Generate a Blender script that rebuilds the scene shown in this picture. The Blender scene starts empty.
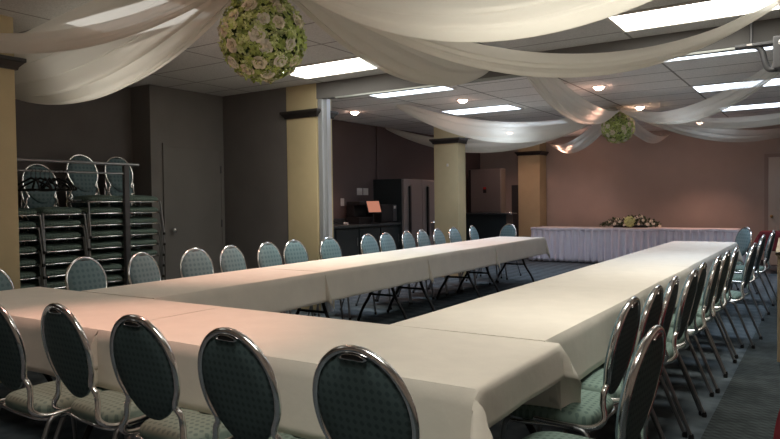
import bpy, bmesh, math, random
from mathutils import Vector, Matrix
PI = math.pi
random.seed(7)
C = bpy.context.scene.collection

# ------------------------------------------------------------------ camera
YAW, TILT, ROLL, FPX, EYE = 0.581162927, 0.0256265831, 0.0128620749, 663.387, 1.354
fw = Vector((-math.sin(YAW)*math.cos(TILT), math.cos(YAW)*math.cos(TILT), -math.sin(TILT)))
rt = Vector((math.cos(YAW), math.sin(YAW), 0)); dn = fw.cross(rt)
cr, sr = math.cos(ROLL), math.sin(ROLL)
right = cr*rt + sr*dn; down = -sr*rt + cr*dn
cam_data = bpy.data.cameras.new('camera'); cam = bpy.data.objects.new('camera', cam_data); C.objects.link(cam)
m3 = Matrix((right, -down, -fw)).transposed()
cam.matrix_world = Matrix.Translation((0, 0, EYE)) @ m3.to_4x4()
cam_data.sensor_width = 36.0; cam_data.lens = FPX/780*36; cam_data.clip_start = 0.02
bpy.context.scene.camera = cam
# ------------------------------------------------------------------ world, exposure
w = bpy.data.worlds.new('world'); bpy.context.scene.world = w; w.use_nodes = True
w.node_tree.nodes['Background'].inputs[0].default_value = (.5, .55, .6, 1)
w.node_tree.nodes['Background'].inputs[1].default_value = 0.05
vs = bpy.context.scene.view_settings
vs.view_transform = 'Standard'; vs.look = 'None'; vs.gamma = 1; vs.use_curve_mapping = False
vs.exposure = 0.66
TROFFER_NEAR, TROFFER_LEFT, TROFFER_FAR = 4.6, 1.05, 3.0
LENS_W = dict(panel_near=5.5, panel_left=1.3, panel_far=5.8)   # downward light of the panels' lenses          # emission of the ceiling panels
SPOT_W = 34.0                                  # recessed pink downlights
ZC = 2.84                                      # ceiling height

# ------------------------------------------------------------------ materials
def mat(name, col, rough=.6, metal=0, spec=.5, noise=0, nscale=20, bump=0, bscale=80):
    m = bpy.data.materials.new(name); m.use_nodes = True
    nt = m.node_tree; b = nt.nodes['Principled BSDF']
    b.inputs['Base Color'].default_value = (*col, 1); b.inputs['Roughness'].default_value = rough
    b.inputs['Metallic'].default_value = metal; b.inputs['Specular IOR Level'].default_value = spec
    if noise or bump:
        tc = nt.nodes.new('ShaderNodeTexCoord')
    if noise:
        n = nt.nodes.new('ShaderNodeTexNoise'); n.inputs['Scale'].default_value = nscale; n.inputs['Detail'].default_value = 4
        r = nt.nodes.new('ShaderNodeValToRGB')
        r.color_ramp.elements[0].position = .3; r.color_ramp.elements[1].position = .7
        r.color_ramp.elements[0].color = (*[c*(1-noise) for c in col], 1); r.color_ramp.elements[1].color = (*[min(1, c*(1+noise)) for c in col], 1)
        nt.links.new(tc.outputs['Object'], n.inputs['Vector']); nt.links.new(n.outputs['Fac'], r.inputs['Fac'])
        nt.links.new(r.outputs['Color'], b.inputs['Base Color'])
    if bump:
        n2 = nt.nodes.new('ShaderNodeTexNoise'); n2.inputs['Scale'].default_value = bscale; n2.inputs['Detail'].default_value = 3
        bp = nt.nodes.new('ShaderNodeBump'); bp.inputs['Strength'].default_value = bump; bp.inputs['Distance'].default_value = .01
        nt.links.new(tc.outputs['Object'], n2.inputs['Vector']); nt.links.new(n2.outputs['Fac'], bp.inputs['Height'])
        nt.links.new(bp.outputs['Normal'], b.inputs['Normal'])
    return m

def emit(name, col, s):
    m = bpy.data.materials.new(name); m.use_nodes = True; nt = m.node_tree
    for n in list(nt.nodes):
        if n.type != 'OUTPUT_MATERIAL': nt.nodes.remove(n)
    e = nt.nodes.new('ShaderNodeEmission'); e.inputs[0].default_value = (*col, 1); e.inputs[1].default_value = s
    nt.links.new(e.outputs[0], nt.nodes['Material Output'].inputs[0]); return m

def M1(nt, op, a, b=None):
    n = nt.nodes.new('ShaderNodeMath'); n.operation = op
    for i, v in enumerate((a, b)):
        if v is None: continue
        if isinstance(v, (int, float)): n.inputs[i].default_value = v
        else: nt.links.new(v, n.inputs[i])
    return n.outputs[0]

def dotted(name, base, dark, pitch, axes='XZ', rough=.85):
    """woven upholstery: rows of small dark diamonds on a lighter ground"""
    m = bpy.data.materials.new(name); m.use_nodes = True; nt = m.node_tree; b = nt.nodes['Principled BSDF']
    b.inputs['Roughness'].default_value = rough; b.inputs['Specular IOR Level'].default_value = .2
    tc = nt.nodes.new('ShaderNodeTexCoord'); sx = nt.nodes.new('ShaderNodeSeparateXYZ'); nt.links.new(tc.outputs['Object'], sx.inputs[0])
    a, c = sx.outputs[axes[0]], sx.outputs[axes[1]]
    k = 2*PI/pitch
    s1 = M1(nt, 'COSINE', M1(nt, 'MULTIPLY', M1(nt, 'ADD', a, c), k*.5)); s2 = M1(nt, 'COSINE', M1(nt, 'MULTIPLY', M1(nt, 'SUBTRACT', a, c), k*.5))
    p = M1(nt, 'MULTIPLY', s1, s2)
    r = nt.nodes.new('ShaderNodeValToRGB'); r.color_ramp.elements[0].position = .1; r.color_ramp.elements[1].position = .55
    r.color_ramp.elements[0].color = (*base, 1); r.color_ramp.elements[1].color = (*dark, 1)
    nt.links.new(p, r.inputs['Fac']); nt.links.new(r.outputs['Color'], b.inputs['Base Color'])
    n2 = nt.nodes.new('ShaderNodeTexNoise'); n2.inputs['Scale'].default_value = 400
    bp = nt.nodes.new('ShaderNodeBump'); bp.inputs['Strength'].default_value = .3; bp.inputs['Distance'].default_value = .002
    nt.links.new(tc.outputs['Object'], n2.inputs['Vector']); nt.links.new(n2.outputs['Fac'], bp.inputs['Height']); nt.links.new(bp.outputs['Normal'], b.inputs['Normal'])
    return m

def ceiling_mat(name, x0, y0, k=1.0):
    m = bpy.data.materials.new(name); m.use_nodes = True; nt = m.node_tree; b = nt.nodes['Principled BSDF']
    b.inputs['Roughness'].default_value = .95; b.inputs['Specular IOR Level'].default_value = .1
    tc = nt.nodes.new('ShaderNodeTexCoord'); sx = nt.nodes.new('ShaderNodeSeparateXYZ'); nt.links.new(tc.outputs['Object'], sx.inputs[0])
    def line(o, off, p, wd):
        f = M1(nt, 'FRACT', M1(nt, 'DIVIDE', M1(nt, 'SUBTRACT', o, off - 100*p), p))
        d = M1(nt, 'ABSOLUTE', M1(nt, 'SUBTRACT', f, .5))
        return M1(nt, 'GREATER_THAN', d, .5 - wd/p)
    L = M1(nt, 'MAXIMUM', line(sx.outputs[0], x0, 1.22, .012), line(sx.outputs[1], y0, .61, .012))
    n = nt.nodes.new('ShaderNodeTexNoise'); n.inputs['Scale'].default_value = 90; n.inputs['Detail'].default_value = 5
    nt.links.new(tc.outputs['Object'], n.inputs['Vector'])
    r = nt.nodes.new('ShaderNodeValToRGB'); r.color_ramp.elements[0].position = .35; r.color_ramp.elements[1].position = .6
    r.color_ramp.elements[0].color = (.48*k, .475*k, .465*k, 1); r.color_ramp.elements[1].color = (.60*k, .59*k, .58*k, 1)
    nt.links.new(n.outputs['Fac'], r.inputs['Fac'])
    mx = nt.nodes.new('ShaderNodeMixRGB'); nt.links.new(L, mx.inputs[0]); nt.links.new(r.outputs['Color'], mx.inputs[1]); mx.inputs[2].default_value = (.28, .27, .26, 1)
    nt.links.new(mx.outputs[0], b.inputs['Base Color']); return m

def carpet_mat():
    m = bpy.data.materials.new('carpet'); m.use_nodes = True; nt = m.node_tree; b = nt.nodes['Principled BSDF']
    b.inputs['Roughness'].default_value = 1; b.inputs['Specular IOR Level'].default_value = .05
    tc = nt.nodes.new('ShaderNodeTexCoord'); sx = nt.nodes.new('ShaderNodeSeparateXYZ'); nt.links.new(tc.outputs['Object'], sx.inputs[0])
    X, Y = sx.outputs[0], sx.outputs[1]
    # main carpet: large soft diamonds
    k = 2*PI/.22
    p = M1(nt, 'MULTIPLY', M1(nt, 'COSINE', M1(nt, 'MULTIPLY', M1(nt, 'ADD', X, Y), k*.5)), M1(nt, 'COSINE', M1(nt, 'MULTIPLY', M1(nt, 'SUBTRACT', X, Y), k*.5)))
    n = nt.nodes.new('ShaderNodeTexNoise'); n.inputs['Scale'].default_value = 9; n.inputs['Detail'].default_value = 8; nt.links.new(tc.outputs['Object'], n.inputs['Vector'])
    f = M1(nt, 'ADD', M1(nt, 'MULTIPLY', p, .22), n.outputs['Fac'])
    r = nt.nodes.new('ShaderNodeValToRGB'); r.color_ramp.elements[0].position = .3; r.color_ramp.elements[1].position = .75
    r.color_ramp.elements[0].color = (.070, .088, .100, 1); r.color_ramp.elements[1].color = (.125, .150, .168, 1); nt.links.new(f, r.inputs['Fac'])
    # aisle carpet: fine ribbed weave, darker
    q = M1(nt, 'MULTIPLY', M1(nt, 'SINE', M1(nt, 'MULTIPLY', M1(nt, 'ADD', Y, M1(nt, 'MULTIPLY', X, .35)), 2*PI/.055)), M1(nt, 'SINE', M1(nt, 'MULTIPLY', X, 2*PI/.11)))
    f2 = M1(nt, 'ADD', M1(nt, 'MULTIPLY', q, .25), n.outputs['Fac'])
    r2 = nt.nodes.new('ShaderNodeValToRGB'); r2.color_ramp.elements[0].position = .3; r2.color_ramp.elements[1].position = .8
    r2.color_ramp.elements[0].color = (.036, .044, .046, 1); r2.color_ramp.elements[1].color = (.070, .082, .084, 1); nt.links.new(f2, r2.inputs['Fac'])
    mx = nt.nodes.new('ShaderNodeMixRGB'); nt.links.new(M1(nt, 'GREATER_THAN', X, -.585), mx.inputs[0])
    nt.links.new(r.outputs['Color'], mx.inputs[1]); nt.links.new(r2.outputs['Color'], mx.inputs[2]); nt.links.new(mx.outputs[0], b.inputs['Base Color'])
    n2 = nt.nodes.new('ShaderNodeTexNoise'); n2.inputs['Scale'].default_value = 300; nt.links.new(tc.outputs['Object'], n2.inputs['Vector'])
    bp = nt.nodes.new('ShaderNodeBump'); bp.inputs['Strength'].default_value = .5; bp.inputs['Distance'].default_value = .004
    nt.links.new(n2.outputs['Fac'], bp.inputs['Height']); nt.links.new(bp.outputs['Normal'], b.inputs['Normal']); return m

def sheer_mat(name, col, tr=.5, clear=.1):
    m = bpy.data.materials.new(name); m.use_nodes = True; nt = m.node_tree
    for n in list(nt.nodes):
        if n.type != 'OUTPUT_MATERIAL': nt.nodes.remove(n)
    out = nt.nodes['Material Output']
    d = nt.nodes.new('ShaderNodeBsdfDiffuse'); t = nt.nodes.new('ShaderNodeBsdfTranslucent'); p = nt.nodes.new('ShaderNodeBsdfTransparent')
    d.inputs[0].default_value = (*col, 1); t.inputs[0].default_value = (*col, 1)
    a = nt.nodes.new('ShaderNodeMixShader'); a.inputs[0].default_value = tr; nt.links.new(d.outputs[0], a.inputs[1]); nt.links.new(t.outputs[0], a.inputs[2])
    b = nt.nodes.new('ShaderNodeMixShader'); b.inputs[0].default_value = clear; nt.links.new(a.outputs[0], b.inputs[1]); nt.links.new(p.outputs[0], b.inputs[2])
    nt.links.new(b.outputs[0], out.inputs[0]); return m

MT = dict(
    wall=mat('grey_wall_paint', (.155, .145, .140), .8, noise=.06, nscale=3, bump=.1),
    closet=mat('closet_paint', (.19, .183, .175), .7, noise=.05, nscale=3),
    farwall=mat('taupe_wall_paint', (.45, .38, .335), .85, noise=.05, nscale=2, bump=.1),
    kitchenwall=mat('maroon_wall_paint', (.115, .085, .082), .85, noise=.05, nscale=2),
    header=mat('header_paint', (.17, .165, .16), .8),
    column=mat('yellow_column_paint', (.54, .45, .27), .7, noise=.05, nscale=4),
    cap=mat('dark_wood_cap', (.022, .018, .017), .4),
    alu=mat('aluminium', (.55, .58, .62), .4, .6),
    track=mat('track_metal', (.42, .44, .42), .4, .5),
    darkmetal=mat('dark_grey_metal', (.10, .10, .105), .45, .4),
    chrome=mat('chrome', (.80, .80, .80), .16, 1.0),
    legsteel=mat('brushed_leg_steel', (.30, .31, .32), .35, .9),
    black=mat('black_plastic', (.012, .012, .013), .5),
    blackleg=mat('black_powder_coat', (.014, .015, .017), .45, .3),
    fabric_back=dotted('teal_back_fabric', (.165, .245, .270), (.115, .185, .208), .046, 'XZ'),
    fabric_rear_shaded=dotted('teal_rear_fabric_shaded', (.078, .118, .124), (.052, .082, .088), .027, 'XZ'),  # same cloth as the front; shade of the unlit side put into the colour
    fabric_seat=dotted('teal_seat_fabric', (.185, .26, .225), (.115, .17, .15), .030, 'XY'),
    cloth=mat('cream_tablecloth', (.79, .735, .65), .9, spec=.15, noise=.03, nscale=6, bump=.25, bscale=14),
    white=mat('white_cloth', (.78, .74, .74), .9, spec=.15),
    skirt=mat('white_satin_skirt', (.86, .83, .91), .55, spec=.4, noise=.03, nscale=8),
    beige=mat('beige_lectern', (.40, .32, .21), .6, noise=.08, nscale=5),
    red=mat('burgundy_cloth', (.15, .010, .018), .8, noise=.15, nscale=9),
    laminate=mat('table_laminate', (.30, .27, .23), .5),
    door=mat('cream_door_paint', (.62, .57, .50), .55),
    casing=mat('door_casing_paint', (.34, .28, .245), .6),
    counter=mat('dark_counter_laminate', (.045, .055, .058), .3),
    cabinet=mat('dark_green_cabinet', (.020, .028, .030), .5),
    steel=mat('stainless_steel', (.34, .315, .30), .38, .75),
    steelpink=mat('brushed_fridge_door', (.30, .26, .25), .45, .4),
    plate=mat('ivory_plate', (.62, .58, .55), .5),
    leaf=mat('hydrangea_green', (.44, .54, .15), .7, noise=.35, nscale=14),
    leafdark=mat('deep_green_leaf', (.035, .07, .02), .6, noise=.4, nscale=20),
    rose=mat('cream_rose', (.88, .80, .62), .7, noise=.08, nscale=40),
    rosewhite=mat('ivory_rose', (.92, .87, .73), .7, noise=.1, nscale=40),
    petalgreen=mat('pale_green_petal', (.68, .75, .34), .7, noise=.3, nscale=25),
    gold=mat('brass', (.55, .40, .18), .3, 1),
    base=mat('dark_baseboard', (.03, .028, .027), .5),
    redlabel=mat('red_sticker', (.45, .03, .03), .5),
    sheer=sheer_mat('white_sheer', (.85, .82, .745), .42, .24),
    panel_near=emit('warm_troffer', (1, .965, .86), TROFFER_NEAR),
    panel_left=emit('dimmer_warm_troffer', (1, .965, .88), TROFFER_LEFT),
    panel_far=emit('cool_troffer', (.76, .87, 1.0), TROFFER_FAR),
    bulb=emit('pink_bulb', (1, .62, .48), 26),
    screen=emit('orange_screen', (1, .40, .26), .32),
    red_led=emit('red_led', (1, .05, .02), .8),
)
MT['ceil_near'] = ceiling_mat('ceiling_tile_near', -1.50, 5.48)
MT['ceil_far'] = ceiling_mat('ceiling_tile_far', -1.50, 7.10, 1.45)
MT['carpet'] = carpet_mat()

# ------------------------------------------------------------------ mesh helpers
class MB:
    def __init__(s): s.v = []; s.f = []
    def box(s, x0, x1, y0, y1, z0, z1):
        n = len(s.v)
        s.v += [(x, y, z) for z in (z0, z1) for y in (y0, y1) for x in (x0, x1)]
        s.f += [tuple(n+i for i in q) for q in ((0, 2, 3, 1), (4, 5, 7, 6), (0, 1, 5, 4), (2, 6, 7, 3), (0, 4, 6, 2), (1, 3, 7, 5))]; return s
    def tube(s, pts, r, n=10, cap=True, closed=False):
        P = [Vector(p) for p in pts]; N = len(P); rr = r if isinstance(r, (list, tuple)) else [r]*N
        T = []
        for i in range(N):
            a = P[(i-1) % N] if closed or i > 0 else P[i]; b = P[(i+1) % N] if closed or i < N-1 else P[i]
            T.append((b-a).normalized())
        u = T[0].orthogonal().normalized(); b0 = len(s.v)
        for i in range(N):
            u = (u - T[i]*u.dot(T[i])); u = u.normalized() if u.length > 1e-6 else T[i].orthogonal().normalized()
            v = T[i].cross(u)
            for k in range(n):
                a = 2*PI*k/n; s.v.append(tuple(P[i] + (u*math.cos(a)+v*math.sin(a))*rr[i]))
        for i in range(N if closed else N-1):
            j = (i+1) % N
            for k in range(n):
                s.f.append((b0+i*n+k, b0+i*n+(k+1) % n, b0+j*n+(k+1) % n, b0+j*n+k))
        if cap and not closed:
            s.f.append(tuple(b0+k for k in reversed(range(n)))); s.f.append(tuple(b0+(N-1)*n+k for k in range(n)))
        return s
    def grid(s, rows, closed=False):
        n = len(s.v); R = len(rows); Cc = len(rows[0])
        for r in rows: s.v += [tuple(p) for p in r]
        for i in range(R-1):
            for j in range(Cc if closed else Cc-1):
                k = (j+1) % Cc
                s.f.append((n+i*Cc+j, n+i*Cc+k, n+(i+1)*Cc+k, n+(i+1)*Cc+j))
        return s
    def lathe(s, prof, c=(0, 0, 0), n=24):
        rows = [[(c[0]+r*math.cos(2*PI*k/n), c[1]+r*math.sin(2*PI*k/n), c[2]+z) for k in range(n)] for r, z in prof]
        return s.grid(rows, True)
    def sphere(s, c, r, n=12, sq=(1, 1, 1)):
        rows = []
        for i in range(n+1):
            t = PI*i/n; rows.append([(c[0]+sq[0]*r*max(1e-4, math.sin(t))*math.cos(2*PI*k/(2*n)), c[1]+sq[1]*r*max(1e-4, math.sin(t))*math.sin(2*PI*k/(2*n)), c[2]-sq[2]*r*math.cos(t)) for k in range(2*n)])
        return s.grid(rows, True)
    def build(s, name, m, parent=None, smooth=True, bevel=0, sub=0, thick=0):
        me = bpy.data.meshes.new(name); me.from_pydata(s.v, [], s.f); me.update()
        bm = bmesh.new(); bm.from_mesh(me)
        bmesh.ops.remove_doubles(bm, verts=bm.verts, dist=1e-5); bmesh.ops.recalc_face_normals(bm, faces=bm.faces)
        if bevel: bmesh.ops.bevel(bm, geom=bm.edges[:], offset=bevel, segments=2, profile=.6, affect='EDGES')
        bm.to_mesh(me); bm.free()
        me.polygons.foreach_set('use_smooth', [smooth]*len(me.polygons)); 
        if smooth and hasattr(me, 'set_sharp_from_angle'): me.set_sharp_from_angle(angle=math.radians(50))
        me.materials.append(m)
        o = bpy.data.objects.new(name, me); C.objects.link(o)
        if parent is not None: o.parent = parent
        if thick: md = o.modifiers.new('thickness', 'SOLIDIFY'); md.thickness = thick; md.offset = 0
        if sub: md = o.modifiers.new('smooth', 'SUBSURF'); md.levels = sub; md.render_levels = sub
        return o

def spline(pts, n=6):
    P = [Vector(p) for p in pts]; out = []
    for i in range(len(P)-1):
        a = P[i-1] if i > 0 else P[i]*2-P[i+1]; b = P[i]; c = P[i+1]; d = P[i+2] if i+2 < len(P) else P[i+1]*2-P[i]
        for k in range(n):
            t = k/n; out.append(.5*((2*b)+(c-a)*t+(2*a-5*b+4*c-d)*t*t+(-a+3*b-3*c+d)*t**3))
    out.append(P[-1]); return out

def tag(o, label=None, cat=None, group=None, kind=None):
    if label: o['label'] = label
    if cat: o['category'] = cat
    if group: o['group'] = group
    if kind: o['kind'] = kind
    return o
def thing(name, label, cat, loc=(0, 0, 0), rz=0, group=None):
    o = bpy.data.objects.new(name, None); C.objects.link(o); o.empty_display_size = .1
    o.location = loc; o.rotation_euler = (0, 0, rz); return tag(o, label, cat, group)
def dup(root, loc, rz=0, label=None, group=None, rot=None):
    r = root.copy(); C.objects.link(r); r.location = loc; r.rotation_euler = rot if rot else (0, 0, rz)
    if label: r['label'] = label
    if group: r['group'] = group
    for ch in list(root.children):
        c = ch.copy(); C.objects.link(c); c.parent = r
        for g in list(ch.children):
            d = g.copy(); C.objects.link(d); d.parent = c
    return r
def struct(name, mb, m, **k):
    return tag(mb.build(name, m, smooth=False, **k), kind='structure')
def ordn(i): return ['first', 'second', 'third', 'fourth', 'fifth', 'sixth', 'seventh', 'eighth', 'ninth', 'tenth', 'eleventh', 'twelfth', 'thirteenth', 'fourteenth', 'fifteenth', 'sixteenth'][i]

# ------------------------------------------------------------------ the room
XL, XR, Y0, YP, YF, XC = -7.3, 0.95, -0.75, 6.4, 15.3, -6.93
struct('floor', MB().box(XL-.1, XR+.1, Y0-.1, YF+.1, -.08, 0), MT['carpet'])
struct('ceiling', MB().box(XL-.1, XR+.1, Y0-.1, YP+.1, ZC, ZC+.08), MT['ceil_near'])
struct('ceiling', MB().box(XL-.1, XR+.1, YP+.1, YF+.1, ZC, ZC+.08), MT['ceil_far'])
struct('wall_left', MB().box(XL-.1, XL, Y0-.1, YP+.07, 0, ZC), MT['wall'])
struct('wall_kitchen', MB().box(XL-.1, XL, YP+.07, YF+.1, 0, ZC), MT['kitchenwall'])
struct('wall_closet', MB().box(XL, XC, 5.22, YP, 0, ZC), MT['closet'])
struct('wall_partition', MB().box(XL, -5.76, YP, YP+.14, 0, ZC), MT['wall'])
struct('wall_partition', MB().box(-.20, XR, YP, YP+.14, 0, ZC), MT['wall'])
struct('wall_right', MB().box(XR, XR+.1, Y0-.1, YF+.1, 0, ZC), MT['farwall'])
struct('wall_back', MB().box(XL, XR, Y0-.1, Y0, 0, ZC), MT['farwall'])
struct('wall_far', MB().box(XL, XR, YF, YF+.1, 0, ZC), MT['farwall'])
struct('baseboard_far', MB().box(XL+.5, -1.05, YF-.015, YF, 0, .1), MT['base'])
struct('baseboard_partition', MB().box(XC, -5.76, YP-.015, YP, 0, .1), MT['base'])
struct('baseboard_left', MB().box(XL, XL+.015, Y0, 5.2, 0, .1), MT['base'])
struct('wall_header', MB().box(-5.27, -.20, YP, YP+.11, 2.645, ZC), MT['header'])
# track of the folding partition, under the header
t = thing('partition_track', 'aluminium folding wall track under the ceiling header', 'track', (0, 0, 0))
MB().box(-4.98, -.22, YP+.004, YP+.024, 2.627, 2.645).build('rail', MT['track'], t, False)
MB().box(-4.98, -.22, YP+.060, YP+.08, 2.627, 2.645).build('rail', MT['track'], t, False)
MB().box(-4.98, -.22, YP+.024, YP+.06, 2.637, 2.645).build('channel', MT['darkmetal'], t, False)
jm = thing('partition_jamb', 'pale aluminium jamb of the opening beside the second yellow column', 'jamb', (-5.12, YP+.07, 0))
MB().box(-.14, -.075, -.06, .05, 0, 2.645).build('post', MT['alu'], jm, False, .006)
MB().box(-.075, -.02, -.03, .04, 0, 2.645).build('channel', MT['alu'], jm, False, .004)

# columns
def column(x0, x1, y0, y1, capz, label):
    cx, cy = (x0+x1)/2, (y0+y1)/2
    c = thing('column', label, 'column', (cx, cy, 0), 0, 'yellow columns')
    hx, hy = (x1-x0)/2, (y1-y0)/2
    MB().box(-hx, hx, -hy, hy, 0, ZC).build('shaft', MT['column'], c, False, .004)
    prof = [(0, capz), (.018, capz), (.022, capz+.02), (.035, capz+.035), (.052, capz+.055), (.062, capz+.062), (.062, capz+.09), (0, capz+.09)]
    rows = [[(-hx-e, -hy-e, z), (hx+e, -hy-e, z), (hx+e, hy+e, z), (-hx-e, hy+e, z)] for e, z in prof]
    cp = MB().grid(rows, True).build('capital', MT['cap'], c, False); return c
column(-5.80, -5.32, 2.28, 2.765, 2.43, 'nearest yellow column with dark capital at left edge of the photo')
column(-5.76, -5.27, YP-.01, YP+.30, 2.43, 'yellow column with dark capital between grey wall and aluminium jamb')
c3 = column(-5.90, -5.42, 10.45, 10.75, 2.39, 'free-standing yellow column with dark capital beside the kitchen refrigerator')
MB().box(.02, .055, -.162, -.15, 1.98, 2.03).build('sensor', MT['plate'], c3, False, .004)
column(-6.10, -5.57, 14.85, YF, 2.42, 'farthest yellow column with dark capital behind left end of skirted table')


# closet door
d = tag(MB().box(XC, XC+.012, 5.43, 6.33, .01, 2.09).build('door_1', MT['closet'], None, False), kind='structure')
MB().box(XC, XC+.022, 5.385, 5.43, 0, 2.135).box(XC, XC+.022, 6.33, 6.372, 0, 2.135).box(XC, XC+.022, 5.43, 6.33, 2.09, 2.135).build('door_frame', MT['closet'], d, False)
MB().sphere((XC+.065, 5.50, 1.04), .036, 8).tube([(XC+.012, 5.50, 1.04), (XC+.06, 5.50, 1.04)], .012).build('door_knob', MT['chrome'], d)
for z in (.35, 1.05, 1.78): MB().box(XC+.012, XC+.026, 6.318, 6.335, z, z+.1).build('hinge', MT['darkmetal'], d, False)
# far door with six raised panels
d = tag(MB().box(-.96, -.06, YF-.03, YF-.01, .01, 2.16).build('door_2', MT['door'], None, False, .003), kind='structure')
for px in (-.86, -.46):
    for z0, z1 in ((.2, .85), (1.05, 1.65), (1.75, 2.05)):
        MB().grid([[(px+e, YF-y, z0+e), (px+.3-e, YF-y, z0+e), (px+.3-e, YF-y, z1-e), (px+e, YF-y, z1-e)] for e, y in ((0, .03), (.015, .022), (.03, .022), (.05, .034), (.14, .034))], True).build('door_panel', MT['door'], d, False)
MB().box(-1.03, -.96, YF-.035, YF, 0, 2.23).box(-.06, .01, YF-.035, YF, 0, 2.23).box(-.96, -.06, YF-.035, YF, 2.16, 2.23).build('door_frame', MT['casing'], d, False)
MB().sphere((-.90, YF-.085, .98), .03, 8).tube([(-.90, YF-.03, .98), (-.90, YF-.08, .98)], .012).build('door_knob', MT['gold'], d)

# ------------------------------------------------------------------ ceiling lights
def troffer(x0, y0, m, label, k=1.0):
    l = thing('ceiling_light', label, 'ceiling light', (x0+.61, y0+.305, ZC), 0, 'fluorescent ceiling panels')
    MB().box(-.61, .61, -.305, -.28, -.012, 0).box(-.61, .61, .28, .305, -.012, 0).box(-.61, -.585, -.28, .28, -.012, 0).box(.585, .61, -.28, .28, -.012, 0).build('frame', MT['plate'], l, False)
    MB().box(-.585, .585, -.28, .28, -.006, -.001).build('diffuser', MT[m], l, False)
    ld = bpy.data.lights.new('panel_lamp', 'AREA'); ld.shape = 'RECTANGLE'; ld.size = 1.15; ld.size_y = .55; ld.spread = math.radians(98)
    ld.energy = LENS_W[m]*k; ld.color = {'panel_near': (1, .955, .85), 'panel_left': (1, .96, .88), 'panel_far': (.74, .86, 1)}[m]
    lo = bpy.data.objects.new('panel_lamp', ld); C.objects.link(lo); lo.parent = l; lo.location = (0, 0, -.014)
near = 'near half of the room'
for x, sd in ((-5.16, 'left'), (-1.50, 'right')):
    pm = 'panel_left' if sd == 'left' else 'panel_near'
    troffer(x, 5.48, 'panel_near', f'fluorescent panel close to the header, on the {sd} of the near ceiling', 1.3 if sd == 'left' else 1)
    troffer(x, 3.04, pm, f'fluorescent panel in the middle of the near ceiling, {sd} one')
    troffer(x, .60, pm, f'fluorescent panel above the camera end of the room, {sd} one')
    for y, nm in ((7.22 if sd == 'left' else 7.07, 'first row beyond the header'), (9.54, 'second row beyond the header'), (11.98, 'third row beyond the header')):
        troffer(x-(.12 if sd == 'left' else 0), y, 'panel_far', f'fluorescent panel in {nm}, {sd} one')
def downlight(x, y, label, power=SPOT_W, size=95, blend=.7):
    l = thing('recessed_downlight', label, 'downlight', (x, y, ZC), 0, 'pink recessed downlights')
    MB().lathe([(.095, 0), (.095, -.008), (.075, -.012), (.07, -.004), (.07, 0)]).build('trim_ring', MT['plate'], l)
    MB().lathe([(.001, -.052), (.03, -.047), (.055, -.030), (.068, -.006), (.068, 0)]).build('bulb', MT['bulb'], l)
    ld = bpy.data.lights.new('downlight_lamp', 'SPOT'); ld.energy = power; ld.color = (1, .54, .42); ld.spot_size = math.radians(size); ld.spot_blend = blend; ld.shadow_soft_size = .06
    lo = bpy.data.objects.new('downlight_lamp', ld); C.objects.link(lo); lo.parent = l; lo.location = (0, 0, -.08)
downlight(-4.43, 8.72, 'pink downlight between two panels over the left table row')
downlight(-2.49, 8.82, 'pink downlight on the camera side of the far flower ball', 9)
downlight(-2.50, 11.16, 'pink downlight just behind the far flower ball')
downlight(-6.42, 8.77, 'pink downlight above the kitchen counter beside the jamb')
downlight(-5.7, 13.45, 'pink downlight in front of the kitchen alcove, hidden by swags', 17, 150, .4)
downlight(-2.05, 14.12, 'pink downlight washing the far wall right of the flowers', 50)
downlight(-4.70, 14.12, 'pink downlight washing the far wall beside the farthest column', 38)
downlight(-2.95, 1.95, 'pink downlight above the near tables, hidden by the swags', 75, 66)
downlight(-4.43, 4.40, 'pink downlight above the left table row, hidden behind the near flower ball', 60, 72)

# ------------------------------------------------------------------ ceiling swags
def swag(A, B, sag, w, dep, label, seed=0, skew=0, wa=.07, wb=.10, n=44, m=44, tw=0, folds=6):
    A, B = Vector(A), Vector(B); rnd = random.Random(seed)
    lat = (B-A).cross(Vector((0, 0, 1))).normalized()
    ph = [rnd.uniform(0, 6.28) for _ in range(4)]; rows = []
    for i in range(n+1):
        t = i/n; c = A.lerp(B, t); q = t**(1+skew) if skew >= 0 else 1-(1-t)**(1-skew)
        c.z -= sag*4*q*(1-q)
        e = math.sin(PI*t)**.8; ww = (wa*(1-t)+wb*t)*(1-e)+w*e; dd = dep*(.25+.75*e)
        row = []
        for j in range(m+1):
            s = -1+2*j/m
            rip = (math.sin(folds*s*PI+ph[0]+1.2*t)*.5 + math.sin(folds*1.7*s*PI+ph[1]-t)*.3 + math.sin(folds*.6*s*PI+ph[2])*.4)
            z = dd*(abs(s)**1.6) + tw*ww*s + rip*dd*.13*(1-.5*abs(s))
            row.append(tuple(c + lat*(ww*s*(1-.12*abs(s))) + Vector((0, 0, min(z, ZC-.015-c.z)))))
        rows.append(row)
    o = MB().grid(rows).build('ceiling_swag', MT['sheer'])
    return tag(o, label, 'drapery', 'white sheer ceiling swags')
H1 = (-2.78, 2.89, 2.76); H2 = (-2.78, 10.9, 2.80)
S = 'white sheer swag '
swag(H1, (-7.22, 3.45, 2.66), .48, .44, .50, S+'hanging low behind the nearest yellow column', 1, folds=9)
swag(H1, (-5.3, 1.6, 2.74), .45, .09, .10, S+'across the top left corner in front of the column', 2)
swag(H1, (-2.95, YP-.03, 2.70), .36, .34, .34, S+'from the near flower ball back to the ceiling header', 3, folds=8)
swag(H1, (-.20, 5.60, 2.81), .62, .11, .12, S+'from the near flower ball to the right end of the header', 4)
swag(H1, (.50, 2.93, 2.78), .64, .22, .20, S+'topmost, from the near flower ball off to the right wall', 5)
swag(H2, (-5.45, 8.5, 2.80), .52, .20, .30, S+'from the far flower ball to the ceiling left, camera side', 6)
swag(H2, (-7.2, 10.9, 2.78), .55, .20, .22, S+'from the far flower ball to the kitchen wall behind the column', 7)
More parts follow.
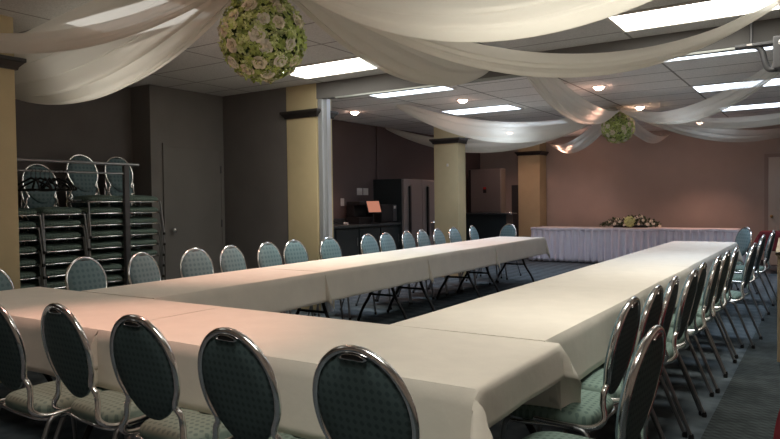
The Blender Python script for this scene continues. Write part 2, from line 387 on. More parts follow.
swag(H2, (-2.62, YP+.17, 2.80), .42, .27, .17, S+'from the far flower ball towards the header', 8)
swag(H2, (-.25, 8.0, 2.80), .44, .17, .17, S+'from the far flower ball up to the right end of the header', 9)
swag(H2, (.85, 10.9, 2.80), .42, .16, .14, S+'from the far flower ball straight to the right wall', 10)
swag(H2, (-.1, YF-.03, 2.78), .43, .19, .20, S+'from the far flower ball to the corner above the white door', 11)
swag(H2, (-2.85, YF-.03, 2.74), .33, .15, .13, S+'short, hanging right behind the far flower ball', 12)
swag(H2, (-5.45, YF-.03, 2.70), .42, .19, .18, S+'from the far flower ball to the farthest column', 13)

# ------------------------------------------------------------------ flowers
def rose_mesh(mb, c, nrm, r, rnd):
    nrm = Vector(nrm).normalized(); u = nrm.orthogonal().normalized(); v = nrm.cross(u); c = Vector(c)
    for ring, (k, rr, tilt, h) in enumerate(((3, .30, .15, .60), (4, .55, .35, .55), (5, .78, .6, .46), (6, .95, .8, .34))):
        off = rnd.uniform(0, 6)
        for q in range(k):
            a0 = off+2*PI*q/k; wd = 2*PI/k*1.2; rows = []
            for i in range(4):
                t = i/3; row = []
                for j in range(5):
                    s = -1+j/2; a = a0+s*wd*.5*(1.2-.35*t*t)
                    rad = r*rr*(.35+.65*t**(.9) + .10*t*t*math.sin(tilt)) * (1-.10*s*s*t)
                    z = r*(h*math.sin(t*PI*.55)+.18*t*(1-s*s)*math.cos(tilt)) - r*.10*(t > .9)*ring*.4
                    row.append(c + (u*math.cos(a)+v*math.sin(a))*rad + nrm*z)
                rows.append(row)
            mb.grid(rows)
    mb.sphere(tuple(c+nrm*r*.28), r*.26, 5); return mb
def floret(mb, c, nrm, r, rnd):
    nrm = Vector(nrm).normalized(); u = nrm.orthogonal().normalized(); a0 = rnd.uniform(0, 6); v = nrm.cross(u); c = Vector(c)
    for q in range(4):
        a = a0+q*PI/2; d1 = u*math.cos(a)+v*math.sin(a); d2 = nrm.cross(d1)
        lift = nrm*r*rnd.uniform(-.15, .45)
        mb.grid([[c, c, c], [c+d1*r*.55-d2*r*.42+lift*.3, c+d1*r*.6+nrm*r*.12, c+d1*r*.55+d2*r*.42+lift*.3], [c+d1*r*.95-d2*r*.22+lift, c+d1*r*1.1+lift*.9, c+d1*r*.95+d2*r*.22+lift]])
def fib(n):
    for i in range(n):
        z = 1-2*(i+.5)/n; r = math.sqrt(1-z*z); a = i*2.399963; yield Vector((r*math.cos(a), r*math.sin(a), z))
def flower_ball(loc, R, label, seed):
    rnd = random.Random(seed); b = thing('flower_ball', label, 'flower ball', loc, 0, 'hanging flower balls')
    MB().sphere((0, 0, 0), R*.86, 14).build('foam_core', MT['leafdark'], b)
    g = MB(); g2 = MB()
    for i, d in enumerate(fib(1050)):
        d = (d+Vector([rnd.uniform(-.05, .05) for _ in range(3)])).normalized()
        floret(g if rnd.random() < .62 else g2, d*R*rnd.uniform(.86, 1.0), d+Vector([rnd.uniform(-.5, .5) for _ in range(3)]), R*.085, rnd)
    g.build('hydrangea_florets', MT['leaf'], b); g2.build('pale_florets', MT['petalgreen'], b)
    for i, d in enumerate(fib(54)):
        if rnd.random() < .22: continue
        d = (d+Vector([rnd.uniform(-.16, .16) for _ in range(3)])).normalized()
        rose_mesh(MB(), d*R*.90, d, R*rnd.uniform(.145, .19), rnd).build('rose', MT['rose'] if rnd.random() < .6 else MT['rosewhite'], b)
    MB().tube([(0, 0, R*.8), (0, 0, ZC-loc[2])], .006, 6).build('hanging_cord', MT['plate'], b)
flower_ball((-2.78, 2.89, 2.335), .255, 'large green and cream flower ball hanging nearest the camera', 3)
flower_ball((-2.78, 10.9, 2.50), .25, 'small-looking far flower ball hanging before the taupe wall', 4)

# ------------------------------------------------------------------ banquet chair
def yb(z): return -.212-(z-.48)*.215            # lean of the back
def oval(a, cz=.715, hz=.205, hw=.170, g=.085):
    zz = math.sin(a); return hw*math.cos(a)*(1+g*zz-.05*zz*zz), cz+hz*zz
def make_chair():
    t = thing('banquet_chair', 'chair', 'chair')
    # seat: padded, rounded trapezoid
    rows = []
    def ring(k, z):
        out = []
        for i in range(40):
            a = 2*PI*i/40; ca, sa = math.cos(a), math.sin(a); e = .42
            x = math.copysign(abs(ca)**e, ca)*.205; y = math.copysign(abs(sa)**e, sa)*.208
            x *= 1+.07*(y/.2); out.append((x*k, .012+y*k, z - (.014*(y/.2)**2 if y > 0 and z > .43 else 0)))
        return out
    for k, z in ((1e-5, .402), (.94, .402), (.985, .408), (1, .425), (.985, .443), (.93, .456), (.8, .464), (.5, .470), (1e-5, .472)): rows.append(ring(k, z))
    MB().grid(rows, True).build('seat', MT['fabric_seat'], t)
    # backrest: oval upholstered pad and a rear shell with its unlit-side shade in the colour
    n = 44
    def oring(k, off):
        out = []
        for i in range(n):
            x, z = oval(2*PI*i/n); x *= k; z = .715+(z-.715)*k; out.append((x, yb(z)+off, z))
        return out
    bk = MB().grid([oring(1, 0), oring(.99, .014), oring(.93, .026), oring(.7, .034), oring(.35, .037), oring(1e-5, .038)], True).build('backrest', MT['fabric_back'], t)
    MB().grid([oring(1, .001), oring(.985, -.006), oring(.93, -.011), oring(.6, -.014), oring(1e-5, -.015)], True).build('rear_shell', MT['fabric_rear_shaded'], bk)
    # grip: lens-shaped opening below the top of the tube
    def lens(k, off, zc, a=.052, b=.0105):
        out = []
        for i in range(28):
            q = 2*PI*i/28; x = a*k*math.cos(q); z = zc+b*k*math.sin(q)-2.4*x*x
            out.append((x, yb(z)+off, z))
        return out
    MB().grid([lens(1.0, -.010, .908), lens(.97, -.016, .908), lens(.82, -.0165, .908), lens(.76, -.012, .908)], True).build('hand_grip', MT['chrome'], bk)
    MB().grid([lens(.80, -.009, .908), lens(.79, -.0145, .908), lens(.4, -.0148, .908), lens(1e-4, -.0148, .908)], True).build('grip_slot', MT['black'], bk)
    MB().grid([lens(1.0, .004, .905, .056, .013), lens(.95, .018, .905, .056, .013), lens(.5, .024, .905, .056, .013), lens(1e-4, .025, .905, .056, .013)], True).build('front_grip', MT['black'], bk)
    # chrome tube round the back, pinched below and swept under the seat
    pts = []
    A0 = -.62
    for i in range(37):
        a = PI-A0*1 + (2*A0-PI)*i/36 if False else (PI-A0) - (PI-2*A0)*i/36
        x, z = oval(a, .715, .214, .181); pts.append((x, yb(z), z))
    x0, y0, z0 = pts[0]
    low = [(-.204, .06, .414), (-.208, -.10, .410), (-.206, -.19, .416), (-.190, -.235, .45), (-.168, -.225, .505), (-.160, yb(.55), .555)]
    full = spline([*low, *pts[::3], *[(-x, y, z) for x, y, z in reversed(low)]], 4)
    MB().tube(full, .0125, 10).build('back_frame', MT['chrome'], t)
    # seat frame: bent steel band
    MB().tube(spline([(-.19, -.17, .395), (-.2, 0, .395), (-.205, .19, .392), (0, .205, .392), (.205, .19, .392), (.2, 0, .395), (.19, -.17, .395), (0, -.185, .395), (-.19, -.17, .395)], 5), .010, 8).build('seat_frame', MT['chrome'], t)
    for sx in (-1, 1):
        for nm, path in (('front', [(sx*.216, .16, .405), (sx*.222, .185, .385), (sx*.226, .200, .30), (sx*.236, .235, .012)]), ('rear', [(sx*.212, -.12, .405), (sx*.218, -.165, .392), (sx*.222, -.195, .33), (sx*.232, -.325, .012)])):
            l = MB().tube(spline(path, 5), .0115, 8).build('leg', MT['legsteel'], t)
            e = path[-1]; MB().lathe([(.001, 0), (.015, 0), (.016, .012), (.013, .03)], (e[0], e[1], 0), 10).build('foot_cap', MT['black'], l)
    return t
chair0 = make_chair(); used = [False]
BT = -.311                                        # local y of the top of the back
def place_chair(x, y, rz, label, group, z=0, tilt=0):
    if not used[0]:
        used[0] = True; chair0.location = (x, y, z); chair0.rotation_euler = (tilt, 0, rz); chair0['label'] = label; chair0['group'] = group; return chair0
    return dup(chair0, (x, y, z), rz, label, group, rot=(tilt, 0, rz))
def chair_by_back(bx, by, rz, label, group):
    """(bx, by) is where the top of the back stands"""
    place_chair(bx + math.sin(rz)*BT, by - math.cos(rz)*BT, rz, label, group)
rj = random.Random(11)
# right row, facing the table (-X): rz = +90 deg
g = 'chairs along the right table row'
R1 = [(-.68, 2.92), (-.67, 3.37), (-.67, 3.81), (-.64, 4.24), (-.66, 4.73), (-.64, 5.31), (-.64, 5.84), (-.64, 6.49)]
for i, (x, y) in enumerate(R1):
    chair_by_back(x, y, PI/2+rj.uniform(-.05, .05), f'teal chrome-framed chair pushed up to the right table row, {ordn(i)} from the camera end', g)
chair_by_back(-.46, 2.28, PI/2-.05, 'teal chrome chair pulled out nearest the camera, at the corner of near and right tables', g)
R2 = [(-.54, 6.98), (-.575, 8.55), (-.545, 9.75)]
for (x, y), s in zip(R2, ('nearest of the three chairs pulled back at the far right', 'middle of the three chairs pulled back at the far right', 'farthest of the three chairs pulled back at the far right')):
    chair_by_back(x, y, PI/2-.06, 'teal chrome chair, '+s, g)
chair_by_back(-.95, 10.75, 2.20, 'teal chrome chair turned toward the camera at the far end of the right table row', g)
# near row, facing +Y
g = 'chairs along the near tables'
NR = [(-3.14, 1.49), (-2.76, 1.58), (-2.20, 1.56), (-1.68, 1.55), (-1.145, 1.54)]
for i, (x, y) in enumerate(NR):
    chair_by_back(x, y, (0, -.06, .02, -.02, -.03)[i], f'teal oval-back chair seen from behind at the near tables, {ordn(i)} from the left', g)
# left row, facing +X
g = 'chairs along the left table row'
Ly = [2.40, 3.18, 3.73, 4.32, 4.77, 5.32, 5.77, 6.40, 7.25, 7.69, 8.22, 8.65, 9.14, 9.68, 10.34]
for i, y in enumerate(Ly):
    chair_by_back(-5.12 + rj.uniform(-.015, .015), y, -PI/2+rj.uniform(-.09, .09)+(.12 if i in (1, 2) else 0), f'light teal oval-back chair behind the left table row, {ordn(i)} from the left of the photo', g)
chair_by_back(-4.84, 11.35, PI-.25, 'light teal chair facing the camera at the far end of the left table row', g)

# ------------------------------------------------------------------ stacked chairs
stk = [(3.40, 8, 'leftmost stack, beside the nearest column'), (3.88, 8, 'second stack from the left'), (4.37, 9, 'third stack from the left'), (4.84, 9, 'rightmost stack, beside the rack post')]
for y, nn, s in stk:
    for k in range(nn):
        which = 'topmost' if k == nn-1 else ('bottom' if k == 0 else ordn(k)+' from the floor')
        place_chair(-6.80+.005*k, y+rj.uniform(-.006, .006), -PI/2+rj.uniform(-.012, .012), f'stacked teal chair, {which} in the {s}', 'stacked chairs by the left wall', z=.126*k)

# ------------------------------------------------------------------ tables and cloths
def folding_table(L, W, label, loc, rz):
    """L along local x, W along local y"""
    t = thing('folding_table', label, 'table', loc, rz, 'folding banquet tables')
    MB().box(-L/2+.012, L/2-.012, -W/2+.012, W/2-.012, .715, .742).build('tabletop', MT['laminate'], t, False, .004)
    for sx in (-1, 1):
        x = sx*(L/2-.32)
        for sy in (-1, 1):
            MB().tube(spline([(x, sy*.125, .715), (x, sy*.12, .55), (x, sy*.13, .42), (x, sy*.18, .29), (x, sy*.27, .15), (x, sy*(W/2-.075), .04), (x, sy*(W/2-.06), 0.006)], 5), .017, 8).build('leg', MT['blackleg'], t)
        MB().tube([(x, -.165, .32), (x, .165, .32)], .013, 8).build('crossbar', MT['blackleg'], t)
        MB().tube([(x, 0, .40), (x-sx*.40, 0, .71)], .009, 8).build('brace', MT['blackleg'], t)
    return t
def cloth(L, W, ov, label, loc, rz, m, group, z=.748, flare=.42, seed=0, name='tablecloth', cat='tablecloth', folds=1.0, rip=.010, joint=(0, 0, 0, 0)):
    """ov = overhang (x-, x+, y-, y+)"""
    rnd = random.Random(seed); R = .012
    p1, p2, p3 = (rnd.uniform(0, 6.28) for _ in range(3))
    def axis(half, a, b):
        v = [-half-a*(1-i/9) for i in range(9)]
        n = max(10, int(2*half/.05)); v += [-half+2*half*i/n for i in range(n+1)]
        v += [half+b*(i+1)/9 for i in range(9)]; return v
    xs = axis(L/2, ov[0], ov[1]); ys = axis(W/2, ov[2], ov[3]); rows = []
    def P(u, v):
        dx = abs(u)-L/2; dy = abs(v)-W/2; sx = 1 if u > 0 else -1; sy = 1 if v > 0 else -1
        dx = 0 if dx < 1e-7 else dx; dy = 0 if dy < 1e-7 else dy
        jx = joint[1 if u > 0 else 0]; jy = joint[3 if v > 0 else 2]
        if dx <= 1e-9 and dy <= 1e-9:
            zz = .0016*math.sin(3.1*u+p1)*math.sin(4.3*v+p2)
            return (u, v, zz)
        if dy <= 1e-9 or dx <= 1e-9:
            if dx > 0: r, al = dx, v
            else: r, al = dy, u
            k = min(1, r/.28)
            w_ = rip*k*(math.sin(7*folds*al+p1)*.6+math.sin(13*folds*al+p2)*.35+math.sin(23*al+p3)*.12)+.012*k
            ca = R*(1-math.exp(-r/R)); z_ = -max(0, r-R*.5)
            if (jx if dx > 0 else jy): ca, w_ = 0, -.006*k
            if dx > 0: return (sx*(L/2+ca+w_), v, z_)
            return (u, sy*(W/2+ca+w_), z_)
        r = math.hypot(dx, dy); ph = math.atan2(dy, dx); be = flare*math.sin(2*ph)**.8
        h = r*math.sin(be); k = min(1, r/.28)
        al_x = W/2; al_y = L/2
        wx = rip*k*(math.sin(7*folds*sy*al_x+p1)*.6+math.sin(13*folds*sy*al_x+p2)*.35+math.sin(23*sy*al_x+p3)*.12)+.012*k
        wy = rip*k*(math.sin(7*folds*sx*al_y+p1)*.6+math.sin(13*folds*sx*al_y+p2)*.35+math.sin(23*sx*al_y+p3)*.12)+.012*k
        ca = R*(1-math.exp(-r/R)); c2, s2 = math.cos(ph)**2, math.sin(ph)**2
        sp = .035*k*math.sin(4*ph)          # opens the two layers of the fold
        fx = fy = .707; cax = cay = ca
        if jx: wx = -.006*k; cax = 0; fx, fy = (.55 if jx == 2 else 0), 1.0; sp = 0
        if jy: wy = -.006*k; cay = 0; fx, fy = (.9, 0) if not jx else (0, 0); sp = 0
        ox = (cax+wx)*c2 + h*fx + sp; oy = (cay+wy)*s2 + h*fy - sp
        return (sx*(L/2+ox), sy*(W/2+oy), -max(0, r*math.cos(be)-R*.5))
    for v in ys: rows.append([P(u, v) for u in xs])
    o = MB().grid(rows).build(name, m, thick=.0016)
    o.location = (loc[0], loc[1], z); o.rotation_euler = (0, 0, rz)
    return tag(o, label, cat, group)
tg = 'cream tablecloths'
# left row: inner edge from (-3.67,2.75) drifting to (-3.87,10.53)
th = math.atan(.20/7.78); dY = Vector((-math.sin(th), math.cos(th))); dX = Vector((math.cos(th), math.sin(th))); PI0 = Vector((-3.67, 2.75)); W0 = .79
sl = [0, 1.83, 3.73, 5.67, 7.78]
for i in range(4):
    a, b = sl[i]+.001+.014*(i == 0), sl[i+1]-.001; L = b-a; c = PI0 + dY*((a+b)/2) - dX*(W0/2)
    pos = ('at the near corner of the U', 'second from the near corner', 'third from the near corner', 'at the far end by the skirted table')[i]
    folding_table(L, W0, f'left row folding table under cream cloth, {pos}', (c.x, c.y, 0), th+PI/2)
    cloth(L, W0, (.20 if i else .10, .20 if i < 3 else .26, .275, .275), f'cream tablecloth on the left row, {pos}', (c.x, c.y), th+PI/2, MT['cloth'], tg, seed=i, rip=.006, flare=.20, joint=(1, 2*int(i < 3), 0, 0))
# right row
sr_ = [2.74, 4.50, 6.40, 8.30, 10.20]
for i in range(4):
    a, b = sr_[i]+.001, sr_[i+1]-.001; L = b-a; W = .80; cx = -1.41 - .004*i
    pos = ('at the near corner of the U', 'second from the near corner', 'third from the near corner', 'at the far end by the skirted table')[i]
    folding_table(L, W, f'right row folding table under cream cloth, {pos}', (cx, (a+b)/2, 0), PI/2)
    cloth(L, W, (.20, .20, .265, .265), f'cream tablecloth on the right row, {pos}', (cx, (a+b)/2), PI/2, MT['cloth'], tg, seed=10+i, rip=.011, flare=.20, joint=(1, 2*int(i < 3), 0, 0))
# near row
for i, (x0, x1) in enumerate(((-2.984, -.945), (-5.0, -2.986))):
    cx, W = (x0+x1)/2, .804; cy = 1.925+W/2
    pos = ('right one, with a free corner', 'left one')[i]
    folding_table(x1-x0, W, f'folding table of the near row under a cream cloth, {pos}', (cx, cy, 0), 0)
    cloth(x1-x0, W, (.20, .15 if i == 0 else .20, .285, .35), f'cream tablecloth on the near row, {pos}', (cx, cy), 0, MT['cloth'], tg, seed=20+i, rip=.013, flare=.42, joint=(int(i == 0), i, 0, 0))
# head table with skirt
hx = [-5.46, -4.10, -2.75, -1.40]; HY = 14.15; HW = .76
for i in range(3):
    L = hx[i+1]-hx[i]; nm = ('left', 'middle', 'right')[i]
    folding_table(L-.02, HW, f'head table against the far wall behind the white skirt, {nm} of three', ((hx[i]+hx[i+1])/2, HY+HW/2, 0), 0)
    cloth(L-.01, HW, (.05, .05, .05, .15), f'white cloth on top of the head table, {nm} of three', ((hx[i]+hx[i+1])/2, HY+HW/2), 0, MT['white'], 'white head table cloths', z=.752, seed=40+i, rip=.003)
rows = []
path = [(hx[0]-.03, HY+HW), (hx[0]-.03, HY-.06), (hx[3]+.03, HY-.06), (hx[3]+.03, HY+HW)]
pl = []
for (ax, ay), (bx, by) in zip(path[:-1], path[1:]):
    L = math.hypot(bx-ax, by-ay); n = int(L/.0125); nx, ny = (by-ay)/L, -(bx-ax)/L
    for i in range(n): pl.append((ax+(bx-ax)*i/n, ay+(by-ay)*i/n, nx, ny))
pl.append((*path[-1], 1, 0)); rs = random.Random(5); phs = [rs.uniform(0, 6) for _ in range(4)]
for zi in range(13):
    f = zi/12; row = []
    for k, (x, y, nx, ny) in enumerate(pl):
        s = k*.0125
        zt = .758-.02*abs(math.sin(s*PI/.9))**.7
        amp = .014+.050*f
        q = amp*(math.sin(2*PI*s/.135+.8*math.sin(s*2.1+phs[0])+.5*f*math.sin(s*5))+.45*math.sin(2*PI*s/.071+phs[1]+math.sin(s*3)))
        q += .012*f
        row.append((x+nx*q, y+ny*q, zt*(1-f)+.03*f))
    rows.append(row)
sk = tag(MB().grid(rows).build('table_skirt', MT['skirt'], thick=.002), 'pleated white skirt hung round the head table', 'table skirt')
rows = []
for zi, (off, dz) in enumerate(((.004, .012), (.010, .008), (.012, -.02), (.010, -.045), (.004, -.05))):
    row = []
    for k, (x, y, nx, ny) in enumerate(pl):
        s = k*.0125; zt = .760-.02*abs(math.sin(s*PI/.9))**.7; q = off+.004*math.sin(2*PI*s/.05)+.008; row.append((x+nx*q, y+ny*q, zt+dz))
    rows.append(row)
MB().grid(rows).build('skirt_band', MT['skirt'], sk)
# red tables
folding_table(1.15, .6, 'table under the burgundy cloth before the white door', (-.40, 13.72, 0), 0)
cloth(1.15, .6, (.34, .34, .34, .34), 'burgundy cloth on the table before the white door', (-.40, 13.72), 0, MT['red'], 'burgundy tablecloths', seed=50, rip=.015)
folding_table(1.4, .72, 'table under the burgundy cloth at the right edge of the photo', (.275, 3.51, 0), PI/2)
cloth(1.4, .72, (.66, .40, .40, .40), 'burgundy cloth hanging to the floor at the bottom right corner', (.275, 3.51), PI/2, MT['red'], 'burgundy tablecloths', seed=51, rip=.022, folds=1.4, flare=.09)

# centrepiece on the head table
rnd = random.Random(9); cp = thing('flower_centrepiece', 'low centrepiece of roses and green hydrangea on the head table', 'flowers', (-3.42, 14.42, .766))
lf = MB()
for i in range(420):
    x = rnd.uniform(-.60, .56); h = max(.03, .23*(1-(x/.66)**2)); p = Vector((x, rnd.uniform(-.13, .13), rnd.uniform(.012, 1)*h)); d = Vector((x*1.2+rnd.uniform(-.6, .6), rnd.uniform(-1, 1), rnd.uniform(.1, 1))).normalized()
    s = rnd.uniform(.05, .085); side = d.cross(Vector((0, 0, 1))).normalized()*s*.28; mid = p+d*s*.5+Vector((0, 0, .012))
    q = p+d*s; q.z = max(q.z, .006); mid.z = max(mid.z, .006)
    lf.grid([[p, p, p], [mid-side, mid+Vector((0, 0, .005)), mid+side], [q, q, q]])
lf.build('foliage', MT['leafdark'], cp)
MB().box(-.35, .35, -.07, .07, 0, .05).build('tray', MT['black'], cp, False, .01)
hyd = MB(); cc = Vector((.0, -.07, .125))
for d_ in fib(150): floret(hyd, cc+d_*.11, d_, .030, rnd)
hyd.sphere(tuple(cc), .10, 8); hyd.build('hydrangea', MT['petalgreen'], cp)
for x, y, z, q in ((-.43, -.05, .11, .036), (-.30, -.12, .07, .040), (-.27, -.02, .17, .036), (-.19, -.13, .12, .034), (-.14, .02, .19, .032), (.13, -.06, .20, .042), (.21, .0, .22, .040), (.27, -.10, .15, .034), (.36, -.12, .07, .040), (.42, -.06, .12, .044), (.47, -.12, .08, .034), (.19, -.14, .07, .032), (-.10, -.14, .05, .03), (.58, -.04, .03, .034)):
    rose_mesh(MB(), (x, y, z), (x*.8, -1, .6), q, rnd).build('rose', MT['rosewhite'] if rnd.random() < .6 else MT['rose'], cp)

# ------------------------------------------------------------------ rack with hangers before the stacks
rk = thing('garment_rack', 'double-railed metal coat rack standing before the chair stacks', 'coat rack', (-6.30, 0, 0))
MB().tube([(0, 2.55, 1.80), (0, 4.58, 1.80)], .016, 10).build('top_rail', MT['legsteel'], rk)
MB().tube([(0, 2.60, 1.70), (0, 4.42, 1.70)], .011, 10).build('lower_rail', MT['legsteel'], rk)
for y in (2.72, 4.42):
    MB().box(-.022, .022, y-.028, y+.028, .04, 1.80).build('post', MT['darkmetal'], rk, False, .004)
    MB().box(-.17, .17, y-.025, y+.025, .012, .05).build('foot', MT['darkmetal'], rk, False, .004)
def make_hanger():
    h = thing('coat_hanger', 'black coat hanger bunched on the lower rail of the rack', 'hanger', (0, 0, 0), 0, 'black coat hangers on the rack')
    MB().tube(spline([(.0, 0, -.07), (0, 0, -.02), (.018, 0, -.004), (.012, 0, .016), (-.006, 0, .017), (-.014, 0, .004)], 5), .0028, 6).build('hook', MT['darkmetal'], h)
    MB().tube(spline([(0, 0, -.07), (.10, 0, -.11), (.20, 0, -.16), (.19, 0, -.185), (0, 0, -.18), (-.19, 0, -.185), (-.20, 0, -.16), (-.10, 0, -.11), (0, 0, -.07)], 4), .010, 6).build('arms', MT['black'], h)
    return h
hg = make_hanger(); hs = [(3.40+.045*i, random.Random(i).uniform(-.5, .5)) for i in range(9)]
for i, (y, a) in enumerate(hs):
    if i == 0: hg.location = (-6.30, y, 1.701); hg.rotation_euler = (0, 0, a)
    else: dup(hg, (-6.30, y, 1.701), a)

# ------------------------------------------------------------------ kitchen side
ct = thing('kitchen_counter', 'long dark counter along the maroon wall', 'counter', (-6.98, 8.56, 0))
MB().box(-.30, .25, -1.95, 2.00, .08, .94).build('body', MT['cabinet'], ct, False)
MB().box(-.30, .30, -1.98, 2.03, .94, .98).build('worktop', MT['counter'], ct, False, .006)
MB().box(-.30, -.28, -1.98, 2.03, .98, 1.08).build('backsplash', MT['counter'], ct, False)
for i in range(6):
    y = -1.93+i*.655
    dr = MB().box(.25, .27, y+.01, y+.635, .12, .90).build('door', MT['cabinet'], ct, False, .004)
    MB().tube([(.285, y+.58, .62), (.285, y+.58, .76)], .006, 6).build('handle', MT['legsteel'], dr)
fr = thing('refrigerator', 'upright refrigerator with black bar handles beside the yellow column', 'refrigerator', (-6.97, 11.20, 0))
MB().box(-.33, .31, -.66, .66, .08, 1.80).build('cabinet', MT['cabinet'], fr, False, .006)
MB().box(-.30, .28, -.62, .62, 0, .08).build('plinth', MT['black'], fr, False)
for y0, y1, hy in ((-.655, .02, -.46), (.03, .655, .22)):
    dd = MB().box(.312, .36, y0, y1, .12, 1.79).build('door', MT['steelpink'], fr, False, .006)
    MB().box(.36, .395, hy-.025, hy+.025, .35, 1.66).build('handle', MT['black'], dd, False, .006)
    MB().box(.36, .40, hy-.02, hy+.02, 1.66, 1.69).build('handle_mount', MT['chrome'], dd, False, .003)
lp = thing('monitor', 'small tilted monitor with orange screen on the dark counter', 'monitor', (-6.72, 9.70, .98), -.30)
MB().box(-.09, .07, -.10, .10, 0, .015).build('stand_base', MT['black'], lp, False, .003)
MB().tube([(0, 0, .01), (-.02, 0, .28)], .012, 8).build('stand', MT['black'], lp)
sc = MB().box(-.012, .012, -.15, .15, -.115, .115).build('bezel', MT['black'], lp, False, .004); sc.location = (.0, 0, .30); sc.rotation_euler = (0, -.35, 0)
s2 = MB().box(.0125, .0145, -.138, .138, -.103, .103).build('screen', MT['screen'], sc, False)
mw = thing('microwave_oven', 'black box oven on the counter next to the refrigerator', 'oven', (-6.94, 10.23, .98))
MB().box(-.20, .20, -.26, .27, .01, .34).build('body', MT['black'], mw, False, .008)
MB().box(.20, .212, -.25, .12, .03, .32).build('door', MT['black'], mw, False, .003)
pn = MB().box(.20, .21, .13, .26, .03, .32).build('control_panel', MT['darkmetal'], mw, False, .002)
MB().box(.21, .213, .15, .21, .26, .31).build('label', MT['plate'], pn, False)
pr = thing('coffee_machine', 'low black machine on the counter behind the orange monitor', 'machine', (-7.02, 9.72, .98))
MB().box(-.17, .14, -.22, .2, 0, .12).build('base', MT['black'], pr, False, .01)
MB().box(-.17, .0, -.2, .18, .12, .33).build('tower', MT['black'], pr, False, .015)
MB().box(-.17, .13, -.2, .18, .33, .40).build('hood', MT['black'], pr, False, .012)
pg = thing('power_adapter', 'pale plug adapter lying on the counter under the wall outlet', 'adapter', (-6.78, 8.96, .981), .4)
MB().box(-.035, .035, -.05, .05, 0, .045).build('body', MT['plate'], pg, False, .008)
MB().tube(spline([(0, .05, .02), (-.1, .2, .01), (-.3, .32, .06), (-.42, .4, .2), (-.37, .55, .38)], 6), .004, 6).build('cord', MT['black'], pg)
def wallplate(y0, y1, z0, z1, label, nm, sw):
    p = thing(nm, label, 'switch' if sw else 'outlet', (XL, (y0+y1)/2, (z0+z1)/2))
    w_, h_ = (y1-y0)/2, (z1-z0)/2
    MB().box(0, .008, -w_, w_, -h_, h_).build('plate', MT['plate'], p, False, .002)
    for k in ((-.5, .5) if sw else (0,)):
        if sw: MB().box(.008, .014, k*w_-.012, k*w_+.012, -.022, .022).build('toggle', MT['plate'], p, False, .002)
        else:
            for z in (-.03, .03): MB().box(.008, .012, -.018, .018, z-.016, z+.016).build('socket', MT['plate'], p, False, .002)
wallplate(10.00, 10.17, 1.50, 1.63, 'ivory switch plate on the maroon wall, left of the pair', 'light_switch', True)
wallplate(10.20, 10.36, 1.50, 1.63, 'ivory switch plate on the maroon wall, right of the pair', 'light_switch', True)
wallplate(9.50, 9.60, 1.30, 1.44, 'small ivory outlet above the counter with a cord', 'outlet', False)
MB().tube([(XL+.014, 10.66, 1.25), (XL+.014, 10.66, ZC-.01)], .013, 8).build('conduit', MT['kitchenwall'])
tag(bpy.data.objects['conduit'], 'thin vertical conduit running up the maroon wall', 'conduit')
ur = thing('ice_tub', 'shiny metal tub on a dark stand before the yellow column', 'tub', (-6.22, 11.20, 0))
MB().lathe([(.001, .70), (.13, .70), (.145, .72), (.17, .93), (.185, .955), (.18, .965), (.165, .94), (.14, .74), (.001, .73)]).build('tub', MT['chrome'], ur)
MB().lathe([(.001, .0), (.17, .0), (.17, .02), (.03, .05), (.03, .66), (.15, .69), (.15, .70), (.001, .70)]).build('stand', MT['black'], ur)
for s in (-1, 1): MB().tube(spline([(0, s*.165, .91), (0, s*.205, .92), (0, s*.205, .87), (0, s*.16, .87)], 4), .006, 6).build('handle', MT['chrome'], ur)
st = thing('steel_cooler', 'tall grey steel cooler with a red sticker in the far kitchen corner', 'cooler', (-6.68, 14.60, 0))
MB().box(-.40, .42, -.38, -.12, 0, 2.11).build('cabinet', MT['steel'], st, False, .008)
dk = MB().box(-.34, .415, -.41, -.38, 1.10, 2.09).build('door', MT['steel'], st, False, .006)
MB().box(-.40, -.34, -.40, -.38, 0, 2.10).build('edge_strip', MT['black'], st, False)
MB().box(-.02, .06, -.416, -.41, 1.55, 1.66).build('sticker', MT['black'], dk, False)
MB().box(-.015, .055, -.418, -.416, 1.635, 1.685).build('red_sticker', MT['redlabel'], dk, False)
bc = thing('serving_bar', 'dark serving bar with a steel ledge in front of the steel cooler', 'bar', (-6.35, 13.75, 0))
MB().box(-.75, .48, -.15, .22, 0, 1.06).build('front', MT['cabinet'], bc, False, .006)
MB().box(-.78, .55, -.20, .26, 1.06, 1.09).build('ledge', MT['counter'], bc, False, .008)
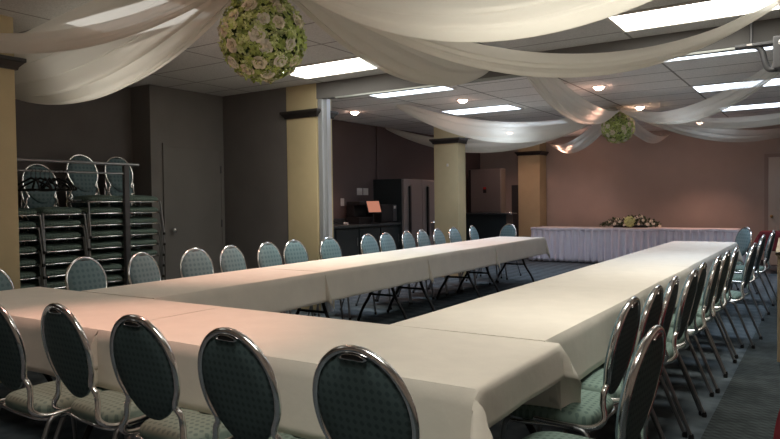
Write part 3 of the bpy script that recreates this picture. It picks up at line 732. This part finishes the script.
MB().tube([(-.05, -.215, 1.085), (.60, -.215, 1.085)], .018, 10).sphere((.60, -.215, 1.085), .035, 8).build('rail', MT['chrome'], bc)
pb = thing('grey_panel', 'narrow grey panel leaning beside the steel cooler', 'panel', (-6.30, 15.22, 0))
MB().box(-.12, .10, -.02, .06, 0, 1.74).build('board', MT['darkmetal'], pb, False, .006)

# ------------------------------------------------------------------ bracket hanging at the right end of the track
bk = thing('ceiling_bracket', 'dark grey bracket hanging from the right end of the partition track', 'bracket', (-.42, YP-.10, ZC-.045))
MB().box(-.22, .14, -.05, .05, -.19, -.165).build('top_bar', MT['darkmetal'], bk, False, .005)
MB().tube(spline([(-.12, 0, -.18), (-.06, 0, -.19), (-.02, 0, -.24), (0, 0, -.33), (.03, 0, -.385), (.09, 0, -.39)], 6), .024, 8).build('arm', MT['darkmetal'], bk)
MB().tube([(-.1, 0, -.17), (-.1, 0, .041)], .014, 8).build('drop_rod', MT['darkmetal'], bk)
bx = MB().box(.06, .26, -.11, .11, -.40, -.14).build('box', MT['darkmetal'], bk, False, .012)
MB().box(-.13, -.09, -.053, -.05, -.185, -.17).build('painted_highlight', MT['plate'], bk, False)  # white highlight on the bracket, put in as a pale patch
ln = MB().lathe([(.001, 0), (.02, 0), (.022, .004), (.001, .006)], (0, 0, 0), 12).build('lens', MT['chrome'], bx)
ln.rotation_euler = (PI/2, 0, 0); ln.location = (.12, -.11, -.20)

# lectern standing at the right edge, at the end of the header
le = thing('lectern', 'beige wooden lectern standing on the carpet at the right edge of the photo', 'lectern', (-.055, YP-.22, 0))
MB().box(-.26, .26, -.18, .20, .06, .92).build('body', MT['beige'], le, False, .006)
MB().box(-.24, .24, -.16, .18, 0, .06).build('plinth', MT['cap'], le, False)
MB().grid([[(-.27, -.22, .90), (.27, -.22, .90), (.27, -.22, .93), (-.27, -.22, .93)], [(-.27, .21, .99), (.27, .21, .99), (.27, .21, 1.02), (-.27, .21, 1.02)]], True).build('slanted_top', MT['beige'], le, False)
MB().box(-.20, .20, -.19, -.18, .16, .88).build('front_panel', MT['beige'], le, False, .004)
